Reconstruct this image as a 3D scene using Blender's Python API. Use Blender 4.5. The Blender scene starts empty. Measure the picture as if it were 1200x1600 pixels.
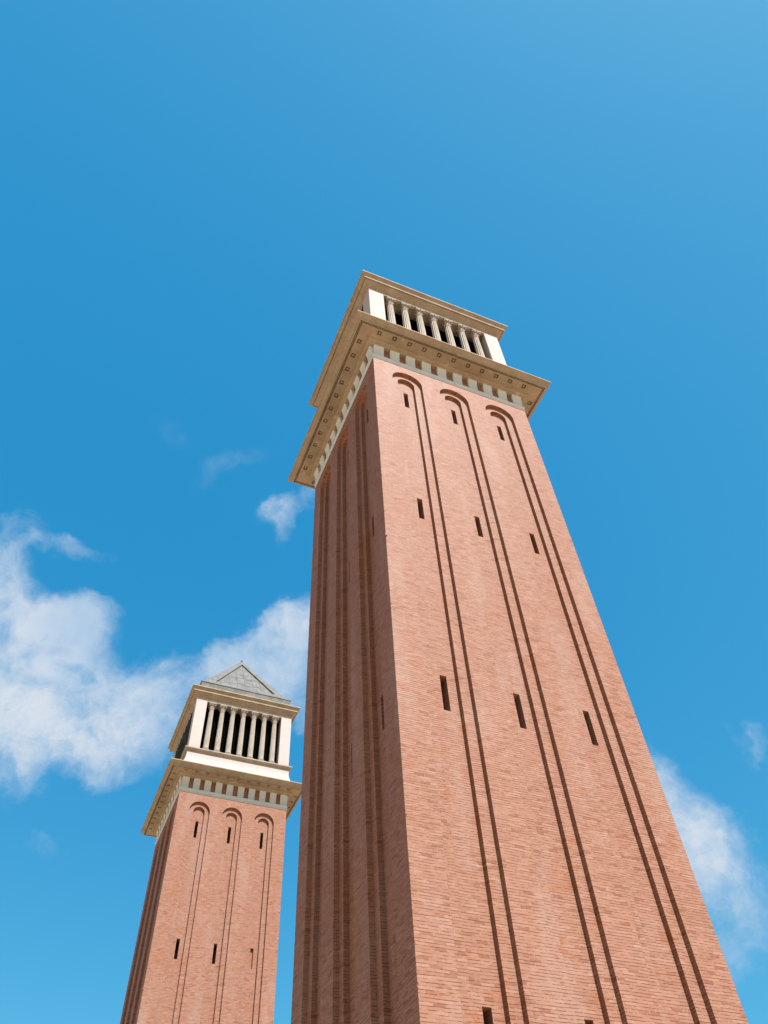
import bpy, bmesh, math, random
from mathutils import Matrix, Vector
from mathutils.geometry import tessellate_polygon
random.seed(7)
R = math.radians
S = bpy.context.scene
COL = S.collection

# ------------------------------------------------------------ tuning values
SKY_R = (0.53, -0.25); SKY_G = (0.80, 0.78); SKY_B = (0.55, 2.5)
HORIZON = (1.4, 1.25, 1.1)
CLOUD_MAX = 0.92; CLOUD_A = (3.1, 4.0, 5.05); CLOUD_B = (4.6, 4.9, 5.3)
EXPOSURE = 1.3
BRICK_RAMP = [(0.0, (0.180, 0.072, 0.042)), (0.15, (0.228, 0.105, 0.068)), (0.75, (0.246, 0.120, 0.081)), (1.0, (0.268, 0.142, 0.104))]
BRICK_ORANGE = (0.238, 0.090, 0.046); BRICK_PALE = (0.268, 0.162, 0.128)
JOINT_PALE = (0.268, 0.175, 0.132); JOINT_DARK = (0.055, 0.016, 0.008)
BRICK_ROUGH, BRICK_SPEC = 0.68, 0.15
WHITE1 = (0.335, 0.298, 0.285); WHITE2 = (0.315, 0.278, 0.262); WHITE3 = (0.25, 0.21, 0.185)
BLOCK1 = (0.42, 0.475, 0.51); BLOCK2 = (0.37, 0.415, 0.445); BLOCK3 = (0.27, 0.285, 0.285)
SAND1 = (0.268, 0.226, 0.182); SAND2 = (0.215, 0.176, 0.136); SAND3 = (0.115, 0.082, 0.056)
COLM1 = (0.275, 0.242, 0.208); COLM2 = (0.23, 0.197, 0.163); COLM3 = (0.13, 0.10, 0.075)

# ------------------------------------------------------------ camera
GROUND_TO_SHAFT_TOP = 31.063
cam_data = bpy.data.cameras.new('camera')
cam = bpy.data.objects.new('camera', cam_data); COL.objects.link(cam)
cam_data.sensor_fit = 'VERTICAL'; cam_data.sensor_height = 24.0; cam_data.lens = 18.243
cam_data.clip_start = 0.1; cam_data.clip_end = 6000
rt = Vector((0.92274866, -0.38300222, -0.04294436)); up = Vector((-0.27912439, -0.7409656, 0.61078602)); fw = Vector((0.26575269, 0.55161516, 0.79063027))
cam.matrix_world = Matrix(((rt.x, up.x, -fw.x, -9.9877), (rt.y, up.y, -fw.y, -16.8457), (rt.z, up.z, -fw.z, 1.6), (0, 0, 0, 1)))
S.camera = cam

# ------------------------------------------------------------ node helper
class NT:
    def __init__(s, tree): s.t = tree; s.n = tree.nodes; s.n.clear()
    def new(s, typ, **kw):
        n = s.n.new(typ)
        for k, v in kw.items():
            if k == 'ins':
                for a, b in v.items(): s.set(n, a, b)
            else: setattr(n, k, v)
        return n
    def set(s, n, k, v):
        i = n.inputs[k]
        if isinstance(v, bpy.types.NodeSocket): s.t.links.new(v, i)
        else: i.default_value = v
    def m(s, op, a, b=0.0, c=0.0, clamp=False):
        n = s.new('ShaderNodeMath', operation=op, use_clamp=clamp)
        s.set(n, 0, a); s.set(n, 1, b); s.set(n, 2, c)
        return n.outputs[0]
    def vm(s, op, a, b=(0, 0, 0), out=0):
        n = s.new('ShaderNodeVectorMath', operation=op)
        s.set(n, 0, a)
        if op == 'SCALE': s.set(n, 'Scale', b)
        else: s.set(n, 1, b)
        return n.outputs[out]
    def mix(s, f, a, b, mode='MIX'):
        n = s.new('ShaderNodeMix', data_type='RGBA', blend_type=mode)
        s.set(n, 0, f)
        s.set(n, 6, a if isinstance(a, bpy.types.NodeSocket) else (*a, 1)); s.set(n, 7, b if isinstance(b, bpy.types.NodeSocket) else (*b, 1))
        return n.outputs[2]
    def smooth(s, v, a, b, lo=0.0, hi=1.0):
        n = s.new('ShaderNodeMapRange', interpolation_type='SMOOTHSTEP')
        s.set(n, 0, v); s.set(n, 1, a); s.set(n, 2, b); s.set(n, 3, lo); s.set(n, 4, hi)
        return n.outputs[0]
    def noise(s, vec, scale, detail=4, rough=0.55, out='Fac'):
        n = s.new('ShaderNodeTexNoise', ins={'Scale': scale, 'Detail': detail, 'Roughness': rough})
        s.set(n, 'Vector', vec); return n.outputs[out]
    def ramp(s, f, stops):
        n = s.new('ShaderNodeValToRGB'); e = n.color_ramp.elements
        while len(e) > 1: e.remove(e[-1])
        e[0].position = stops[0][0]; e[0].color = (*stops[0][1], 1)
        for p, c in stops[1:]:
            x = e.new(p); x.color = (*c, 1)
        s.set(n, 0, f); return n.outputs[0]

# ------------------------------------------------------------ sky, clouds
SUN_EL, SUN_AZ = 53.5, 10.0          # azimuth measured from -Y towards +X
w = bpy.data.worlds.new('World'); S.world = w; w.use_nodes = True
N = NT(w.node_tree)
sky = N.new('ShaderNodeTexSky', sky_type='NISHITA', sun_disc=False)
sky.sun_elevation = R(SUN_EL); sky.sun_rotation = R(180 - SUN_AZ)
sky.air_density = 1.0; sky.dust_density = 1.2; sky.ozone_density = 2.0
SKY_STRENGTH = 0.065
sep = N.new('ShaderNodeSeparateColor', ins={0: sky.outputs[0]})
def chan(i, k, c): return N.m('MAXIMUM', N.m('MULTIPLY_ADD', sep.outputs[i], k, c), 0.02)
blue = N.new('ShaderNodeCombineColor', ins={0: chan(0, *SKY_R), 1: chan(1, *SKY_G), 2: chan(2, *SKY_B)}).outputs[0]
CLOUDS = [
    ((-0.152, 0.718, 0.679), (48.853, 3.371, 7.344), (-0.814, 22.816, -24.303), 0.85),
    ((-0.151, 0.68, 0.717), (42.402, 0.315, 8.606), (6.43, 55.205, -50.989), 0.3),
    ((-0.096, 0.688, 0.719), (25.031, -1.251, 4.541), (13.202, 80.166, -74.972), 0.34),
    ((-0.098, 0.763, 0.639), (19.177, 0.122, 2.811), (0.36, 18.097, -21.572), 0.95),
    ((-0.066, 0.815, 0.576), (11.979, -0.582, 2.195), (1.31, 12.833, -18.002), 0.92),
    ((0.007, 0.804, 0.594), (15.853, -2.039, 2.58), (2.816, 14.225, -19.283), 0.76),
    ((0.055, 0.786, 0.616), (19.795, -3.227, 2.353), (3.655, 17.897, -23.161), 0.58),
    ((-0.124, 0.765, 0.632), (28.375, -3.049, 9.268), (4.069, 11.238, -12.803), 0.8),
    ((-0.065, 0.857, 0.512), (34.962, -7.434, 16.885), (15.254, 21.623, -34.257), 0.55),
    ((0.025, 0.833, 0.553), (16.163, -4.371, 5.842), (20.557, 32.849, -50.364), 0.35),
    ((-0.045, 0.783, 0.62), (58.342, -0.194, 4.5), (-6.085, 123.603, -156.449), -0.3),
    ((0.055, 0.761, 0.646), (58.103, -13.186, 10.556), (13.324, 37.136, -44.909), -0.4),
    ((0.203, 0.703, 0.682), (9.15, -7.364, 4.871), (18.539, 11.989, -17.886), 0.95),
    ((0.156, 0.729, 0.666), (14.709, -8.707, 6.079), (14.989, 13.753, -18.576), 0.75),
    ((0.223, 0.736, 0.639), (12.416, -5.891, 2.455), (10.041, 14.526, -20.224), 0.65),
    ((0.105, 0.747, 0.657), (47.726, -12.542, 6.596), (9.717, 27.03, -32.28), 0.45),
    ((0.161, 0.579, 0.8), (18.4, -14.636, 6.9), (56.389, 48.293, -46.277), 0.27),
    ((0.149, 0.608, 0.78), (16.534, -39.707, 27.824), (104.925, 18.357, -34.408), 0.17),
    ((-0.018, 0.56, 0.828), (31.942, 6.264, -3.541), (-16.463, 56.724, -38.687), 0.09),
    ((0.072, 0.567, 0.821), (15.5, -16.628, 10.112), (49.505, 29.403, -24.663), 0.11),
    ((-0.009, 0.887, 0.462), (25.171, -3.515, 7.239), (19.437, 59.628, -114.16), 0.17),
    ((0.637, 0.615, 0.465), (19.542, -23.286, 3.993), (9.611, 3.244, -17.465), 0.85),
    ((0.663, 0.616, 0.425), (14.974, -7.484, -12.497), (-2.781, 14.749, -17.039), 0.7),
    ((0.684, 0.634, 0.361), (17.687, -18.729, -0.622), (8.202, 4.082, -22.696), 0.45),
    ((0.69, 0.494, 0.529), (37.153, -30.509, -20.033), (18.096, 51.657, -71.879), 0.22),
]

dirv = N.new('ShaderNodeTexCoord').outputs['Generated']
elev = N.new('ShaderNodeSeparateXYZ', ins={0: dirv}).outputs[2]
blue = N.mix(N.smooth(elev, 0.27, 0.02), blue, HORIZON)  # unseen warm haze added low in the sky to cut blue fill
big = N.noise(dirv, 5.0, 5, 0.6, 'Color')
wob = N.vm('SCALE', N.vm('SUBTRACT', big, (0.5, 0.5, 0.5)), 0.16)
dn = N.vm('ADD', dirv, wob)
tot = None
for c, d1, d2, amp in CLOUDS:
    a = N.vm('DOT_PRODUCT', dn, d1, 1); b = N.vm('DOT_PRODUCT', dn, d2, 1)
    q = N.m('ADD', N.m('MULTIPLY', a, a), N.m('MULTIPLY', b, b))
    g = N.m('MULTIPLY', N.smooth(q, 3.6, 0.0), amp)
    g = N.m('MULTIPLY', g, N.m('GREATER_THAN', N.vm('DOT_PRODUCT', dirv, c, 1), 0.3))
    if tot is None: tot = g
    elif amp < 0: tot = N.m('MULTIPLY', tot, N.m('ADD', 1.0, g))
    else: tot = N.m('SUBTRACT', N.m('ADD', tot, g), N.m('MULTIPLY', tot, g))
fb = N.noise(dn, 13.0, 9, 0.62)
fb2 = N.noise(dirv, 40.0, 6, 0.65)
fbm = N.m('ADD', N.m('MULTIPLY', N.m('SUBTRACT', fb, 0.5), 1.9), N.m('MULTIPLY', N.m('SUBTRACT', fb2, 0.5), 0.7))
dens = N.m('ADD', tot, N.m('MULTIPLY', fbm, N.smooth(tot, 0.0, 0.25)))
alpha = N.m('MULTIPLY', N.smooth(dens, 0.02, 1.2), CLOUD_MAX)
ccol = N.mix(N.m('MULTIPLY', N.smooth(dens, 0.5, 1.3), N.smooth(N.noise(dirv, 5.0, 4), 0.35, 0.6)), CLOUD_A, CLOUD_B)
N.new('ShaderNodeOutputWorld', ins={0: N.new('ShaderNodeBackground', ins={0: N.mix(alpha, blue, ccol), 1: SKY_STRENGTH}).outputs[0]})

sd = bpy.data.lights.new('sun', 'SUN'); sd.energy = 5.0; sd.angle = R(0.53); sd.color = (1.0, 0.97, 0.94)
sun = bpy.data.objects.new('sun', sd); COL.objects.link(sun)
sv = Vector((math.sin(R(SUN_AZ)) * math.cos(R(SUN_EL)), -math.cos(R(SUN_AZ)) * math.cos(R(SUN_EL)), math.sin(R(SUN_EL))))
sun.rotation_euler = sv.to_track_quat('Z', 'Y').to_euler(); sun.location = sv * 80
S.view_settings.view_transform = 'Standard'; S.view_settings.look = 'None'; S.view_settings.gamma = 1.0; S.view_settings.use_curve_mapping = False
S.view_settings.exposure = EXPOSURE
S.cycles.max_bounces = 10; S.cycles.diffuse_bounces = 6

# ------------------------------------------------------------ materials
def mat(name, build, rough=0.9, spec=0.25):
    m = bpy.data.materials.new(name); m.use_nodes = True
    n = NT(m.node_tree)
    col, height, dist = build(n)
    p = n.new('ShaderNodeBsdfPrincipled', ins={'Base Color': col, 'Roughness': rough})
    p.inputs['Specular IOR Level'].default_value = spec
    if height is not None:
        b = n.new('ShaderNodeBump', ins={'Strength': 1.0, 'Distance': dist, 'Height': height})
        n.set(p, 'Normal', b.outputs[0])
    n.new('ShaderNodeOutputMaterial', ins={0: p.outputs[0]})
    return m

ROW = 0.0610
def brick(n):
    o = n.new('ShaderNodeTexCoord').outputs['Object']
    sp = n.new('ShaderNodeSeparateXYZ', ins={0: o}).outputs
    wv = n.m('MULTIPLY', n.m('SUBTRACT', n.noise(o, 1.3, 3), 0.5), 0.035)
    v = n.m('ADD', sp[2], wv)
    u = n.m('ADD', n.m('ADD', sp[0], sp[1]), n.m('MULTIPLY', n.m('SUBTRACT', n.noise(o, 9.0, 2), 0.5), 0.03))
    uv = n.new('ShaderNodeCombineXYZ', ins={0: u, 1: v}).outputs[0]
    bt = n.new('ShaderNodeTexBrick', offset=0.46, offset_frequency=2, squash=1.0, squash_frequency=2,
               ins={'Vector': uv, 'Color1': (0, 0, 0, 1), 'Color2': (1, 1, 1, 1), 'Mortar': (0.5, 0.5, 0.5, 1), 'Scale': 1.0,
                    'Mortar Size': 0.0058, 'Mortar Smooth': 0.3, 'Bias': 0.0, 'Brick Width': 0.262, 'Row Height': ROW})
    base = n.ramp(bt.outputs['Color'], BRICK_RAMP)
    # firing differences and repaired panels, metres across
    big = n.noise(o, 0.33, 6, 0.62)
    base = n.mix(n.smooth(big, 0.55, 0.70, 0, 0.65), base, BRICK_ORANGE)
    stv = n.vm('MULTIPLY', o, (0.9, 0.9, 0.22))
    base = n.mix(n.smooth(n.noise(stv, 1.0, 5, 0.6), 0.50, 0.66, 0, 0.55), base, BRICK_PALE)
    pat = n.noise(n.vm('MULTIPLY', o, (1.3, 1.3, 2.6)), 1.1, 3, 0.5)
    base = n.mix(n.smooth(pat, 0.61, 0.70, 0, 0.75), base, BRICK_ORANGE)
    sc = n.noise(n.vm('ADD', n.vm('MULTIPLY', o, (1.6, 1.6, 2.2)), (31.0, 7.0, 3.0)), 1.7, 2, 0.5)
    base = n.mix(n.m('MULTIPLY', n.smooth(sc, 0.68, 0.78, 0, 0.28), n.smooth(bt.outputs['Color'], 0.45, 0.6)), base, (0.42, 0.33, 0.28))       # lime bloom
    fine = n.noise(o, 28.0, 4, 0.7)
    base = n.mix(n.smooth(fine, 0.3, 0.7, 0.0, 0.35), base, n.vm('SCALE', base, 0.62))
    spots = n.noise(n.vm('ADD', o, (3.0, 9.0, 1.0)), 6.5, 1, 0.5)
    base = n.mix(n.smooth(spots, 0.79, 0.81, 0, 0.85), base, (0.045, 0.032, 0.028))  # putlog holes and soot
    # joints: bed joints dark and broken up, their shadow painted in, perpends pale
    fr = n.m('FRACT', n.m('DIVIDE', v, ROW))
    bed = n.m('GREATER_THAN', n.m('ABSOLUTE', n.m('SUBTRACT', fr, 0.5)), 0.38)
    broken = n.smooth(n.noise(n.vm('MULTIPLY', o, (3.4, 3.4, 11.0)), 1.5, 4, 0.7), 0.38, 0.56)
    bedc = n.mix(broken, JOINT_PALE, JOINT_DARK)
    jc = n.mix(bed, JOINT_PALE, bedc)
    col = n.mix(n.m('MULTIPLY', bt.outputs['Fac'], 0.9), base, jc)
    h = n.m('ADD', n.m('MULTIPLY', n.m('SUBTRACT', 1.0, bt.outputs['Fac']), 0.7), n.m('ADD', n.m('MULTIPLY', fine, 0.35), n.m('MULTIPLY', bt.outputs['Color'], 0.3)))
    return col, h, 0.009
M = {}
M['brick'] = mat('weathered_brick', brick, BRICK_ROUGH, BRICK_SPEC)

def stone_fn(c1, c2, c3, joint=True, size=(1.15, 0.74), patch=0.0):
    def f(n):
        o = n.new('ShaderNodeTexCoord').outputs['Object']
        sp = n.new('ShaderNodeSeparateXYZ', ins={0: o}).outputs
        col = n.mix(n.smooth(n.noise(o, 1.4, 6, 0.6), 0.35, 0.7), c1, c2)
        streak = n.noise(n.vm('MULTIPLY', o, (3.2, 3.2, 0.5)), 1.5, 5, 0.65)
        col = n.mix(n.smooth(streak, 0.55, 0.75, 0, 0.5), col, c3)
        fine = n.noise(o, 22.0, 5, 0.7)
        col = n.mix(n.smooth(fine, 0.4, 0.75, 0, 0.28), col, c3)
        if patch:
            pn = n.noise(n.vm('ADD', o, (4.0, 2.0, 0.0)), 1.9, 4, 0.6)
            col = n.mix(n.smooth(pn, 0.60, 0.70, 0, patch), col, (0.42, 0.38, 0.32))
        h = n.m('MULTIPLY', fine, 0.6)
        if joint:
            u = n.m('ADD', sp[0], sp[1])
            uv = n.new('ShaderNodeCombineXYZ', ins={0: u, 1: sp[2]}).outputs[0]
            b = n.new('ShaderNodeTexBrick', offset=0.5, ins={'Vector': uv, 'Scale': 1.0, 'Mortar Size': 0.005, 'Mortar Smooth': 0.2, 'Brick Width': size[0], 'Row Height': size[1]})
            col = n.mix(n.m('MULTIPLY', b.outputs['Fac'], 0.45), col, c3)
            h = n.m('SUBTRACT', h, n.m('MULTIPLY', b.outputs['Fac'], 0.8))
        return col, h, 0.006
    return f
M['white'] = mat('white_stone', stone_fn(WHITE1, WHITE2, WHITE3))
M['block'] = mat('white_block_stone', stone_fn(BLOCK1, BLOCK2, BLOCK3, False))
M['sand'] = mat('sandy_cornice_stone', stone_fn(SAND1, SAND2, SAND3, True, (1.05, 20.0), 0.45))
M['column'] = mat('column_stone', stone_fn(COLM1, COLM2, COLM3, False))

def lead(n):
    o = n.new('ShaderNodeTexCoord').outputs['Object']
    sp = n.new('ShaderNodeSeparateXYZ', ins={0: o}).outputs
    col = n.mix(n.smooth(n.noise(o, 2.2, 6, 0.65), 0.35, 0.68), (0.088, 0.087, 0.084), (0.138, 0.134, 0.128))
    rib = n.noise(n.vm('MULTIPLY', o, (7.0, 7.0, 0.6)), 1.6, 5, 0.7)
    col = n.mix(n.smooth(rib, 0.5, 0.68, 0, 0.7), col, (0.068, 0.072, 0.076))
    col = n.mix(n.smooth(rib, 0.28, 0.42, 0.5, 0), col, (0.182, 0.179, 0.171))
    return col, n.noise(o, 9.0, 5, 0.6), 0.012
M['lead'] = mat('grey_roof_sheet', lead, 0.8, 0.15)
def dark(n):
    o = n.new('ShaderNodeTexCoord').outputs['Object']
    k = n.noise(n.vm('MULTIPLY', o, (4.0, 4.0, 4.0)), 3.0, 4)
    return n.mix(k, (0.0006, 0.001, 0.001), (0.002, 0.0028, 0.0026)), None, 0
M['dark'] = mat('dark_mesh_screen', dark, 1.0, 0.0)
def netf(n):
    o = n.new('ShaderNodeTexCoord').outputs['Object']
    k = n.noise(n.vm('MULTIPLY', o, (1.0, 3.0, 1.4)), 2.2, 5, 0.7)
    return n.mix(n.smooth(k, 0.4, 0.65), (0.010, 0.013, 0.010), (0.045, 0.046, 0.036)), None, 0
M['net'] = mat('dark_green_netting', netf, 0.95, 0.1)
def darkopen(n):
    o = n.new('ShaderNodeTexCoord').outputs['Object']
    return n.mix(n.noise(o, 4.0, 3), (0.004, 0.0035, 0.003), (0.014, 0.012, 0.009)), None, 0
M['slit'] = mat('dark_opening', darkopen, 0.9)
def paving(n):
    o = n.new('ShaderNodeTexCoord').outputs['Object']
    b = n.new('ShaderNodeTexBrick', offset=0.5, ins={'Vector': o, 'Color1': (0.52, 0.34, 0.185, 1), 'Color2': (0.47, 0.30, 0.165, 1), 'Mortar': (0.18, 0.13, 0.09, 1), 'Scale': 1.0, 'Mortar Size': 0.006, 'Brick Width': 0.8, 'Row Height': 0.4})
    col = n.mix(n.smooth(n.noise(o, 0.25, 6), 0.4, 0.7, 0, 0.4), b.outputs['Color'], (0.42, 0.27, 0.155))
    return col, b.outputs['Fac'], -0.003
M['paving'] = mat('paving_stone', paving)

# ------------------------------------------------------------ mesh helpers
def link(name, bm, m, parent=None, loc=(0, 0, 0)):
    bmesh.ops.recalc_face_normals(bm, faces=bm.faces)
    me = bpy.data.meshes.new(name); bm.to_mesh(me); bm.free()
    me.materials.append(m)
    o = bpy.data.objects.new(name, me); COL.objects.link(o)
    o.parent = parent; o.location = loc
    return o
def box(bm, x0, x1, y0, y1, z0, z1):
    v = [bm.verts.new(p) for p in ((x0, y0, z0), (x1, y0, z0), (x1, y1, z0), (x0, y1, z0), (x0, y0, z1), (x1, y0, z1), (x1, y1, z1), (x0, y1, z1))]
    for f in ((3, 2, 1, 0), (4, 5, 6, 7), (0, 1, 5, 4), (1, 2, 6, 5), (2, 3, 7, 6), (3, 0, 4, 7)): bm.faces.new([v[i] for i in f])
    return v
def side(k, u, d, z):            # k-th face: u across, d distance outward from the axis
    return ((u, -d, z), (d, u, z), (-u, d, z), (-d, -u, z))[k]
def ring(bm, prof, close=False):
    loops = [[bm.verts.new((sx * h, sy * h, z)) for sx, sy in ((-1, -1), (1, -1), (1, 1), (-1, 1))] for h, z in prof]
    idx = list(range(len(loops) - 1)) + ([len(loops) - 1] if close else [])
    for i in idx:
        a, b = loops[i], loops[(i + 1) % len(loops)]
        for k in range(4):
            bm.faces.new((a[k], a[(k + 1) % 4], b[(k + 1) % 4], b[k]))
    return loops
def poly(bm, loops, fn):         # filled polygon with holes; fn maps (u, z) -> xyz
    vs = [[bm.verts.new(fn(*p)) for p in l] for l in loops]
    flat = [v for l in vs for v in l]
    for t in tessellate_polygon([[Vector((p[0], p[1], 0)) for p in l] for l in loops]):
        try: bm.faces.new([flat[i] for i in t])
        except ValueError: pass
    return vs
def skirt(bm, a, b, closed=True):
    n = len(a)
    for i in range(n if closed else n - 1):
        bm.faces.new((a[i], a[(i + 1) % n], b[(i + 1) % n], b[i]))
def thing(name, label, cat, loc, group=None):
    o = bpy.data.objects.new(name, None); COL.objects.link(o); o.location = loc
    o['label'] = label; o['category'] = cat
    if group: o['group'] = group
    return o

# ------------------------------------------------------------ shaft
NC = (-2.135, 0.0, 2.135); ARCZ = -1.06; RO, RI = 0.66, 0.367; D1, D2 = 0.137, 0.137
SLIT = ((-1.62, -2.72), (-8.75, -9.83), (-16.33, -17.43), (-23.95, -25.05)); SW = 0.095
def arch(c, r, zb, n=28):
    p = [(c - r, zb)]
    for i in range(n + 1):
        t = math.pi - math.pi * i / n
        p.append((c + r * math.cos(t), ARCZ + r * math.sin(t)))
    p.append((c + r, zb))
    return p
def slit_loop(c, zt, zb): return [(c - SW, zb), (c - SW, zt), (c + SW, zt), (c + SW, zb)]
def arris(H, seed):              # worn corner: every course is set back a few millimetres, a few bricks are chipped
    rnd = random.Random(seed); out = [(0.0, -H)]; z = -H
    while z < -0.07:
        e = abs(rnd.gauss(0, 0.004)) + (rnd.uniform(0.008, 0.022) if rnd.random() < 0.07 else 0)
        out += [(e, z + 0.006), (e, z + ROW - 0.004)]; z += ROW
    return [(max(e, 0.001), z) for e, z in out + [(0.0, 0.12)]]
def make_shaft(H, blind):
    bm = bmesh.new(); h = 3.6; zb = -H + 3.6
    edges = []; A = [arris(H, 11 + k) for k in range(4)]      # A[k]: corner shared by faces k-1 and k
    for k in range(4):
        fn = lambda d: (lambda u, z, kk=k: side(kk, u, d, z))
        outs = [arch(c, RO, zb) for c in NC]
        right = [(h - e, z) for e, z in A[(k + 1) % 4]]; left = [(-h + e, z) for e, z in reversed(A[k])]
        a = poly(bm, [right + left] + outs, fn(h))
        edges.append((a[0][:len(right)], a[0][len(right):][::-1]))
        for i, c in enumerate(NC):
            inner = arch(c, RI, zb + 0.3)
            b = poly(bm, [outs[i], inner], fn(h - D1)); skirt(bm, a[1 + i], b[0])
            sl = [slit_loop(c, *z) for z in SLIT]
            cfl = poly(bm, [inner] + sl, fn(h - D1 - D2)); skirt(bm, b[1], cfl[0])
            for j, l in enumerate(sl):
                dep = 0.13 if (k, i, j) in blind else 0.5
                e = [bm.verts.new(side(k, u, h - D1 - D2 - dep, z)) for u, z in l]
                skirt(bm, cfl[1 + j], e)
                if (k, i, j) in blind: bm.faces.new(e)
    for k in range(4): skirt(bm, edges[k][0], edges[(k + 1) % 4][1], False)
    box(bm, -3.635, -3.56, -3.64, -3.56, -11.62, -11.55)     # a brick standing proud at the arris
    return bm
def slit_pane(k, c, z):
    bm = bmesh.new(); d = 3.6 - D1 - D2 - 0.42
    pts = slit_loop(c, *z)
    f = [bm.verts.new(side(k, u, d, zz)) for u, zz in pts]; g = [bm.verts.new(side(k, u, d - 0.05, zz)) for u, zz in pts]
    bm.faces.new(f); bm.faces.new(g); skirt(bm, f, g)
    return bm

# ------------------------------------------------------------ frieze block with a cavetto front
BLK = [(0, 0.0), ]
def make_block(wd):
    bm = bmesh.new()
    prof = [(3.39, 0.40), (3.622, 0.40), (3.622, 0.50), (3.626, 0.62), (3.634, 0.74), (3.650, 0.86), (3.676, 0.97), (3.712, 1.07), (3.712, 1.13), (3.39, 1.13)]
    L = [[bm.verts.new((s * wd / 2, -p, z)) for p, z in prof] for s in (-1, 1)]
    bm.faces.new(L[0]); bm.faces.new(L[1]); skirt(bm, L[0], L[1])
    return bm

# ------------------------------------------------------------ cornices
def cyma(x0, z0, x1, z1, n=8):      # hollow moulding: rises almost upright, then turns outward
    return [(x0 + (x1 - x0) * (1 - math.cos(t)), z0 + (z1 - z0) * math.sin(t)) for t in [math.pi / 2 * i / n for i in range(n + 1)]]
def make_main_cornice():
    bm = bmesh.new()
    ring(bm, [(3.38, 1.13), (3.70, 1.13), (3.725, 1.15), (3.735, 1.17), (3.74, 1.19), (3.79, 1.20), (3.83, 1.215), (3.86, 1.245), (3.865, 1.275), (3.885, 1.275), (3.885, 1.30)])
    # soffit with small square coffers
    for k in range(4):
        fn = lambda u, d, kk=k: side(kk, u, d, 1.30)
        sq = lambda c, d, r: [(c - r, d - r), (c + r, d - r), (c + r, d + r), (c - r, d + r)]
        cs = [i * 0.70 for i in range(-5, 6)]
        lo = poly(bm, [[(-3.885, 3.885), (3.885, 3.885), (4.35, 4.35), (-4.35, 4.35)]] + [sq(c, 4.165, 0.095) for c in cs], fn)
        for i, c in enumerate(cs):
            t = [bm.verts.new(side(k, u, d, 1.40)) for u, d in sq(c, 4.165, 0.095)]
            skirt(bm, lo[1 + i], t); bm.faces.new(t)
            p0 = [bm.verts.new(side(k, u, d, 1.32)) for u, d in sq(c, 4.165, 0.042)]
            p1 = [bm.verts.new(side(k, u, d, 1.40)) for u, d in sq(c, 4.165, 0.055)]
            bm.faces.new(p0); skirt(bm, p0, p1)
    ring(bm, [(4.35, 1.30), (4.35, 1.44), (4.385, 1.44), (4.385, 1.31), (4.41, 1.31), (4.41, 1.44), (4.445, 1.44), (4.445, 1.285), (4.485, 1.285), (4.492, 1.295), (4.495, 1.355), (4.515, 1.362)]
         + cyma(4.517, 1.372, 4.675, 1.54) + [(4.682, 1.545), (4.69, 1.555), (4.69, 1.61), (4.50, 1.645)])
    return bm
def make_upper_cornice():
    bm = bmesh.new()
    ring(bm, [(3.45, 7.68), (3.59, 7.68), (3.595, 7.74), (3.62, 7.745), (3.63, 7.80), (3.655, 7.84), (3.69, 7.86), (3.695, 7.90), (3.73, 7.94), (3.80, 7.975), (3.84, 8.00), (3.84, 8.03), (3.87, 8.03), (3.885, 7.995), (3.90, 7.995), (3.92, 8.01), (3.925, 8.095), (3.895, 8.10)]
         + cyma(3.893, 8.105, 4.055, 8.30) + [(4.062, 8.305), (4.07, 8.315), (4.07, 8.395), (3.40, 8.47)])
    return bm

# ------------------------------------------------------------ columns
def revolve(bm, prof, n=32, flute=None):
    loops = []
    for r, z, fl in prof:
        loops.append([bm.verts.new(((r - fl * (0.5 - 0.5 * math.cos(2 * math.pi * 12 * i / n)) ** 0.8) * math.cos(2 * math.pi * i / n), (r - fl * (0.5 - 0.5 * math.cos(2 * math.pi * 12 * i / n)) ** 0.8) * math.sin(2 * math.pi * i / n), z)) for i in range(n)])
    for a, b in zip(loops, loops[1:]): skirt(bm, a, b)
    bm.faces.new(loops[0]); bm.faces.new(loops[-1])
    return loops
COLZ0, COLZ1 = 3.402, 7.498
def make_col_shaft():
    bm = bmesh.new()
    z0, z1 = COLZ0 + 0.33, 6.95
    pr = [(0.205, z0, 0), (0.20, z0 + 0.05, 0)]
    for i in range(13):
        t = i / 12; r = 0.192 - 0.034 * t ** 1.6
        pr.append((r, z0 + 0.06 + (z1 - z0 - 0.10) * t, 0.028 if 0 < i < 12 else 0.004))
    pr += [(0.172, z1 - 0.03, 0), (0.172, z1, 0)]
    revolve(bm, pr, 96)
    return bm
def make_col_base():
    bm = bmesh.new(); z = COLZ0
    L = []
    for h, zz in ((0.30, 0.0), (0.30, 0.02), (0.275, 0.05), (0.262, 0.09), (0.262, 0.15)):
        L.append([bm.verts.new((sx * h, sy * min(h, 0.235), z + zz)) for sx, sy in ((-1, -1), (1, -1), (1, 1), (-1, 1))])
    for a, b in zip(L, L[1:]): skirt(bm, a, b)
    bm.faces.new(L[0]); bm.faces.new(L[-1])
    pr = [(0.20, 0.15, 0), (0.245, 0.155, 0), (0.258, 0.175, 0), (0.258, 0.195, 0), (0.245, 0.215, 0), (0.215, 0.225, 0), (0.205, 0.245, 0), (0.21, 0.265, 0), (0.228, 0.275, 0), (0.233, 0.295, 0), (0.225, 0.315, 0), (0.20, 0.33, 0)]
    revolve(bm, [(r, z + a, f) for r, a, f in pr], 32)
    return bm
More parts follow.
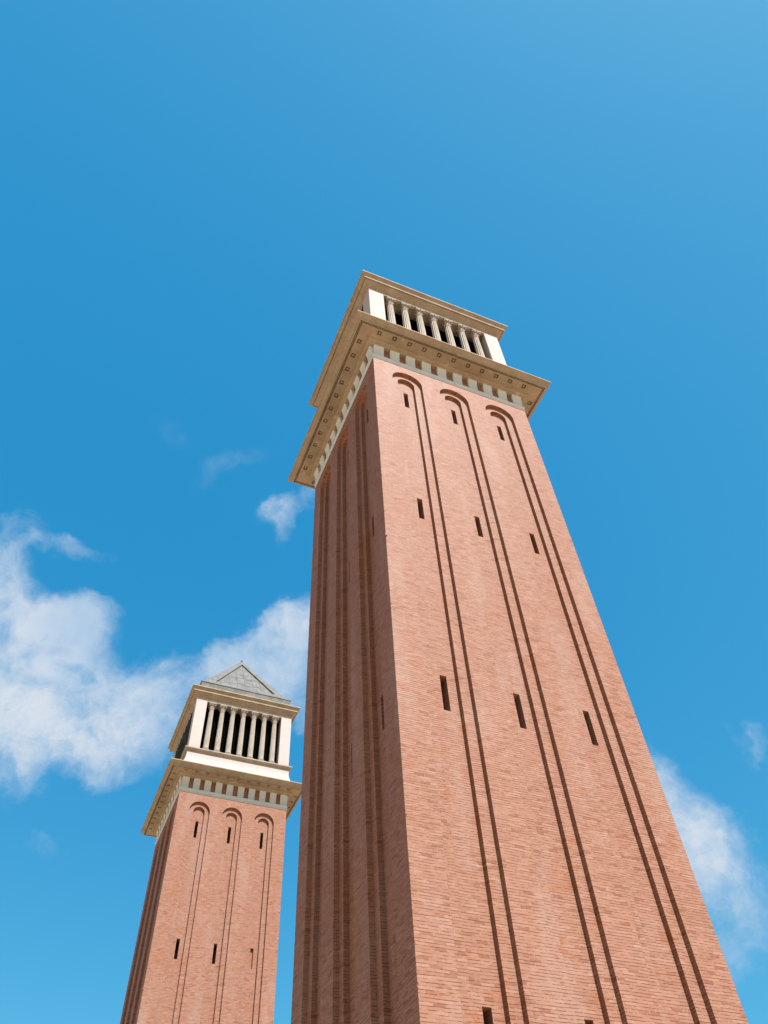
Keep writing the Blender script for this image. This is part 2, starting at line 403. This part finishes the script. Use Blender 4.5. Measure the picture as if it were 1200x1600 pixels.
def leaf(bm, ang, r0, z0, hgt, out, wd):
    n = 7; rows = []
    for i in range(n + 1):
        t = i / n
        if t < 0.75: r = r0 + out * 0.35 * (t / 0.75) ** 2; z = z0 + hgt * (t / 0.75) * 0.98
        else:
            q = (t - 0.75) / 0.25 * math.pi * 0.8; r = r0 + out * 0.35 + out * 0.65 * math.sin(q * 0.6); z = z0 + hgt * 0.98 + 0.03 * math.sin(q) - 0.05 * (q / 2.5) ** 2
        hw = wd * (0.62 + 0.5 * math.sin(math.pi * min(1, t * 1.05)) - 0.45 * t) * (1 + 0.18 * (-1) ** i)
        row = []
        for s, dr in ((-1, -0.016), (-0.45, 0.010), (0, -0.004), (0.45, 0.010), (1, -0.016)):
            a = ang + s * hw / max(r, 0.05); rr = r + dr
            row.append(bm.verts.new((rr * math.cos(a), rr * math.sin(a), z)))
        rows.append(row)
    # back surface gives the leaf its thickness
    back = [[bm.verts.new(((v.co.x) * (1 - 0.022 / max(0.1, math.hypot(v.co.x, v.co.y))), v.co.y * (1 - 0.022 / max(0.1, math.hypot(v.co.x, v.co.y))), v.co.z - 0.006)) for v in row] for row in rows]
    for g in (rows, back):
        for a, b in zip(g, g[1:]): skirt(bm, a, b, False)
    edge = lambda g: [r[0] for r in g] + g[-1][1:-1] + [r[-1] for r in reversed(g)]
    skirt(bm, edge(rows), edge(back))
def make_capital():
    bm = bmesh.new(); z = 6.95
    revolve(bm, [(0.150, z, 0), (0.178, z + 0.005, 0), (0.185, z + 0.022, 0), (0.176, z + 0.042, 0), (0.155, z + 0.05, 0), (0.155, z + 0.25, 0), (0.175, z + 0.38, 0), (0.215, z + 0.455, 0)], 32)
    for i in range(8): leaf(bm, i * math.pi / 4, 0.160, z + 0.045, 0.17, 0.075, 0.062)
    for i in range(8): leaf(bm, (i + 0.5) * math.pi / 4, 0.165, z + 0.09, 0.26, 0.095, 0.062)
    for i in range(4):      # corner volutes
        a = math.pi / 4 + i * math.pi / 2; ca, sa = math.cos(a), math.sin(a)
        def P(r, s, zz): return (r * ca - s * sa, r * sa + s * ca, zz)
        path = []
        for j in range(22):
            t = j / 21
            if t < 0.35: q = t / 0.35; path.append((0.17 + 0.13 * q, z + 0.26 + 0.165 * q ** 0.8, 0.026))
            else:
                q = (t - 0.35) / 0.65; th = math.pi * 0.5 - q * 3.0 * math.pi; rr = 0.052 * (1 - 0.72 * q)
                path.append((0.30 + rr * math.cos(th), z + 0.373 + rr * math.sin(th), 0.026 * (1 - 0.2 * q)))
        pr = None
        for r, zz, hw in path:
            th = 0.013
            cur = [bm.verts.new(P(r, -hw, zz - th)), bm.verts.new(P(r, hw, zz - th)), bm.verts.new(P(r, hw, zz + th)), bm.verts.new(P(r, -hw, zz + th))]
            if pr: skirt(bm, pr, cur)
            else: bm.faces.new(cur)
            pr = cur
        bm.faces.new(pr)
    for i in range(4):      # inner helices and rosette on each side
        a = i * math.pi / 2
        for s in (-1, 1):
            bmesh.ops.create_uvsphere(bm, u_segments=8, v_segments=6, radius=0.034, matrix=Matrix.Rotation(a, 4, 'Z') @ Matrix.Translation((0.215, s * 0.048, z + 0.385)))
        bmesh.ops.create_uvsphere(bm, u_segments=10, v_segments=6, radius=0.042, matrix=Matrix.Rotation(a, 4, 'Z') @ Matrix.Translation((0.232, 0, z + 0.50)))
    # abacus with concave sides and cut corners
    L = []
    for zz, sc in ((0.455, 0.93), (0.475, 0.98), (0.49, 0.98), (0.51, 1.03), (0.548, 1.03)):
        pts = []
        for k in range(4):
            for i in range(9):
                t = -1 + i / 4
                d = 0.235 + 0.048 * t * t; u = t * 0.255
                if abs(t) == 1: u = math.copysign(0.250, t)
                x, y, _ = side(k, u * sc, d * sc, 0); pts.append((x, y, z + zz))
        L.append([bm.verts.new(p) for p in pts])
    for a, b in zip(L, L[1:]): skirt(bm, a, b)
    bm.faces.new(L[0]); bm.faces.new(L[-1])
    return bm

# ------------------------------------------------------------ roof
PB, PZ0, PZ1 = 3.15, 9.66, 15.10
def slope(k, s, t, lift=0.0):    # s across in metres, t 0..1 up the slope
    d = PB * (1 - t); nz = PB / math.hypot(PB, PZ1 - PZ0); nd = (PZ1 - PZ0) / math.hypot(PB, PZ1 - PZ0)
    return side(k, s, d + nd * lift, PZ0 + (PZ1 - PZ0) * t + nz * lift)
def make_roof():
    bm = bmesh.new()
    for k in range(4):
        a = [bm.verts.new(slope(k, *p, -0.11)) for p in ((-2.36, 0.045), (2.36, 0.045), (0, 0.885))]
        bm.faces.new(a)
    return bm
def make_hips():
    bm = bmesh.new()
    for k in range(4):
        O = [bm.verts.new(slope(k, *p)) for p in ((-3.15, 0), (3.15, 0), (0, 1))]
        I = [bm.verts.new(slope(k, *p)) for p in ((-2.32, 0.05), (2.32, 0.05), (0, 0.875))]
        J = [bm.verts.new(slope(k, *p, -0.13)) for p in ((-2.32, 0.05), (2.32, 0.05), (0, 0.875))]
        skirt(bm, O, I); skirt(bm, I, J)
    bmesh.ops.create_uvsphere(bm, u_segments=8, v_segments=6, radius=0.09, matrix=Matrix.Translation((0, 0, PZ1)))
    return bm
def make_seams():
    bm = bmesh.new(); rnd = random.Random(3)
    def bar(k, s0, t0, s1, t1, wd, ht):
        du = Vector((s1 - s0, (t1 - t0) * 6.28)); du.normalize(); nx = Vector((-du.y, du.x)) * wd / 2
        P = []
        for (s, t) in ((s0, t0), (s1, t1)):
            for sg in (-1, 1):
                for l in (-0.112, ht - 0.11): P.append(bm.verts.new(slope(k, s + sg * nx.x, t + sg * nx.y / 6.28, l)))
        a = [P[0], P[1], P[3], P[2]]; b = [P[4], P[5], P[7], P[6]]
        skirt(bm, a, b); bm.faces.new(a); bm.faces.new(b)
    for k in range(4):
        xs = [-1.85, -1.22, -0.60, 0.02, 0.66, 1.27, 1.87]
        for x in xs:
            tm = 0.05 + (2.32 - abs(x)) / 2.32 * 0.825 - 0.01
            bar(k, x, 0.05, x * 0.985, tm, 0.035, 0.03)
        for x0, x1 in zip([-2.3] + xs, xs + [2.3]):
            xm = max(abs(x0), abs(x1)); tm = 0.05 + (2.32 - xm) / 2.32 * 0.825
            if tm > 0.22:
                t = rnd.uniform(0.14, min(tm - 0.02, 0.24)); bar(k, x0, t, x1, t, 0.02, 0.018)
                t += 0.2
                if t < tm: bar(k, x0, t, x1, t, 0.02, 0.018)
    return bm

# ------------------------------------------------------------ one tower
SHARED = {}
def shared(key, fn):
    if key not in SHARED:
        bm = fn(); bmesh.ops.recalc_face_normals(bm, faces=bm.faces)
        me = bpy.data.meshes.new(key); bm.to_mesh(me); bm.free(); SHARED[key] = me
    return SHARED[key]
def inst(name, key, fn, m, parent, loc=(0, 0, 0), rz=0):
    me = shared(key, fn)
    if not me.materials: me.materials.append(m)
    o = bpy.data.objects.new(name, me); COL.objects.link(o); o.parent = parent; o.location = loc; o.rotation_euler.z = rz
    return o
def smooth_mesh(me, ang=R(40)):
    for p in me.polygons: p.use_smooth = True
    me.set_sharp_from_angle(angle=ang)
def R1(prof, close=False):
    def f():
        bm = bmesh.new(); ring(bm, prof, close); return bm
    return f

def make_tower(name, label, x, y, H, blind, group):
    root = thing(name, label, 'tower', (x, y, 0), group)
    T = (0, 0, H)
    link('brick_shaft', make_shaft(H, blind), M['brick'], root, T)
    for k in range(4):
        for i, c in enumerate(NC):
            for j, z in enumerate(SLIT):
                if (k, i, j) in blind: continue
                inst('slit_window', 'slit_%d_%d_%d' % (k, i, j), lambda: slit_pane(k, c, z), M['slit'], root, T)
    def plinth():
        bm = bmesh.new(); z = -GROUND_TO_SHAFT_TOP - 0.4
        ring(bm, [(4.1, z), (4.1, z + 1.3), (4.02, z + 1.45), (3.95, z + 1.5), (3.80, z + 2.1), (3.74, z + 2.2), (3.55, z + 2.25)]); return bm
    inst('stone_plinth', 'stone_plinth', plinth, M['sand'], root, (0, 0, GROUND_TO_SHAFT_TOP))
    inst('string_moulding', 'string_moulding', R1([(3.50, 0.095), (3.612, 0.095), (3.618, 0.105), (3.62, 0.17), (3.606, 0.185), (3.606, 0.225), (3.615, 0.24), (3.628, 0.275), (3.640, 0.33), (3.644, 0.345), (3.644, 0.385), (3.38, 0.402)]), M['block'], root, T)
    inst('frieze_wall', 'frieze_wall', R1([(3.555, 0.38), (3.555, 1.16)]), M['brick'], root, T)
    xs = [-3.335, -2.60, -1.865, -1.12, -0.38, 0.38, 1.12, 1.865, 2.60, 3.335]
    for k in range(4):
        for i, u in enumerate(xs):
            wd = 0.43 if 0 < i < 9 else 0.46
            inst('frieze_block', 'frieze_block_%d' % (wd * 100), lambda: make_block(wd), M['block'], root, (Matrix.Rotation(k * math.pi / 2, 3, 'Z') @ Vector((u, 0, 0))) + Vector(T), k * math.pi / 2)
    inst('main_cornice', 'main_cornice', make_main_cornice, M['sand'], root, T)
    inst('belfry_plinth', 'belfry_plinth', R1([(4.50, 1.645), (4.25, 1.70), (4.05, 1.79), (3.90, 1.92), (3.80, 2.07), (3.73, 2.25), (3.67, 2.42), (3.625, 2.6), (3.605, 2.75), (3.60, 2.9), (3.60, 3.12)]), M['white'], root, T)
    def pm():
        bm = bmesh.new()
        L = ring(bm, [(3.60, 3.12), (3.625, 3.125), (3.64, 3.15), (3.645, 3.20), (3.67, 3.21), (3.70, 3.235), (3.75, 3.29), (3.77, 3.30), (3.78, 3.31), (3.78, 3.385), (3.60, 3.402)])
        bm.faces.new(L[-1]); return bm
    inst('belfry_ledge', 'belfry_ledge', pm, M['sand'], root, T)
    def pier():
        bm = bmesh.new(); box(bm, -0.39, 0.39, -0.39, 0.39, 3.403, 7.5)
        bmesh.ops.bevel(bm, geom=[e for e in bm.edges if abs(e.verts[0].co.z - e.verts[1].co.z) > 1], offset=0.012, segments=2, affect='EDGES'); return bm
    for sx in (-1, 1):
        for sy in (-1, 1): inst('corner_pier', 'corner_pier', pier, M['white'], root, (3.18 * sx, 3.18 * sy, H))
    inst('architrave', 'architrave', R1([(2.90, 7.501), (3.10, 7.501), (3.10, 7.56), (3.40, 7.56), (3.40, 7.501), (3.57, 7.501), (3.57, 7.62), (3.575, 7.625), (3.575, 7.70), (2.90, 7.70)], True), M['white'], root, T)
    def net():
        bm = bmesh.new(); rnd = random.Random(5); n, m = 36, 26; g = []
        for i in range(n + 1):
            for j in range(m + 1):
                u = -2.78 + 5.56 * i / n; z = 3.41 + 4.085 * j / m
                fold = 0.03 * math.sin(u * 8.0 + 0.8 * math.sin(z * 1.7)) + 0.012 * rnd.uniform(-1, 1) - 0.03
                g.append((u, 3.555 + fold * max(0.0, math.sin(math.pi * j / m)) ** 0.4, z))
        F = [[bm.verts.new(side(3, u, d - o, z)) for u, d, z in g] for o in (0.0, 0.012)]
        for L in F:
            for i in range(n):
                for j in range(m):
                    a = i * (m + 1) + j; bm.faces.new((L[a], L[a + m + 1], L[a + m + 2], L[a + 1]))
        rim = [i * (m + 1) for i in range(n + 1)] + [n * (m + 1) + j for j in range(1, m + 1)] + [i * (m + 1) + m for i in range(n - 1, -1, -1)] + [j for j in range(m - 1, 0, -1)]
        skirt(bm, [F[0][i] for i in rim], [F[1][i] for i in rim]); return bm
    inst('dark_net', 'dark_net', net, M['net'], root, T)
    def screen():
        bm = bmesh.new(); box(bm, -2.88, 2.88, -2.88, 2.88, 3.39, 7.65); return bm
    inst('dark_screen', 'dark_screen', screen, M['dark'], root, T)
    for k in range(4):
        for i in range(-3, 4):
            p = Matrix.Rotation(k * math.pi / 2, 3, 'Z') @ Vector((i * 0.787, -3.325, 0)) + Vector(T)
            c = inst('column', 'column', make_col_shaft, M['column'], root, p, k * math.pi / 2)
            inst('capital', 'capital', make_capital, M['column'], c); inst('column_base', 'column_base', make_col_base, M['column'], c)
    inst('upper_cornice', 'upper_cornice', make_upper_cornice, M['sand'], root, T)
    # the belfry roof, grey sheet on a pyramid
    rf = inst('roof', 'roof', make_roof, M['lead'], root, T)
    inst('attic_band', 'attic_band', R1([(3.44, 8.44), (3.44, 9.27), (3.475, 9.28), (3.475, 9.34), (3.42, 9.37), (3.20, 9.60), (3.15, 9.66)]), M['lead'], rf)
    inst('hip_frame', 'hip_frame', make_hips, M['lead'], rf)
    inst('roof_seam', 'roof_seam', make_seams, M['lead'], rf)
    return root

ta = make_tower('brick_tower', 'huge near brick bell tower on the right, its roof hidden behind white colonnade and cornice', 0, 0, GROUND_TO_SHAFT_TOP, set(), 'twin brick bell towers')
tb = make_tower('brick_tower', 'distant brick bell tower at lower left with grey pyramid roof above its colonnade', -0.188, 32.803, GROUND_TO_SHAFT_TOP - 0.275, {(0, 2, 1)}, 'twin brick bell towers')
for k in ('capital', 'column_base'): smooth_mesh(SHARED[k])

# ------------------------------------------------------------ ground
bm = bmesh.new(); g = 3000
bm.faces.new([bm.verts.new(p) for p in ((-g, -g, 0), (g, -g, 0), (g, g, 0), (-g, g, 0))])
gr = link('ground', bm, M['paving']); gr['kind'] = 'structure'
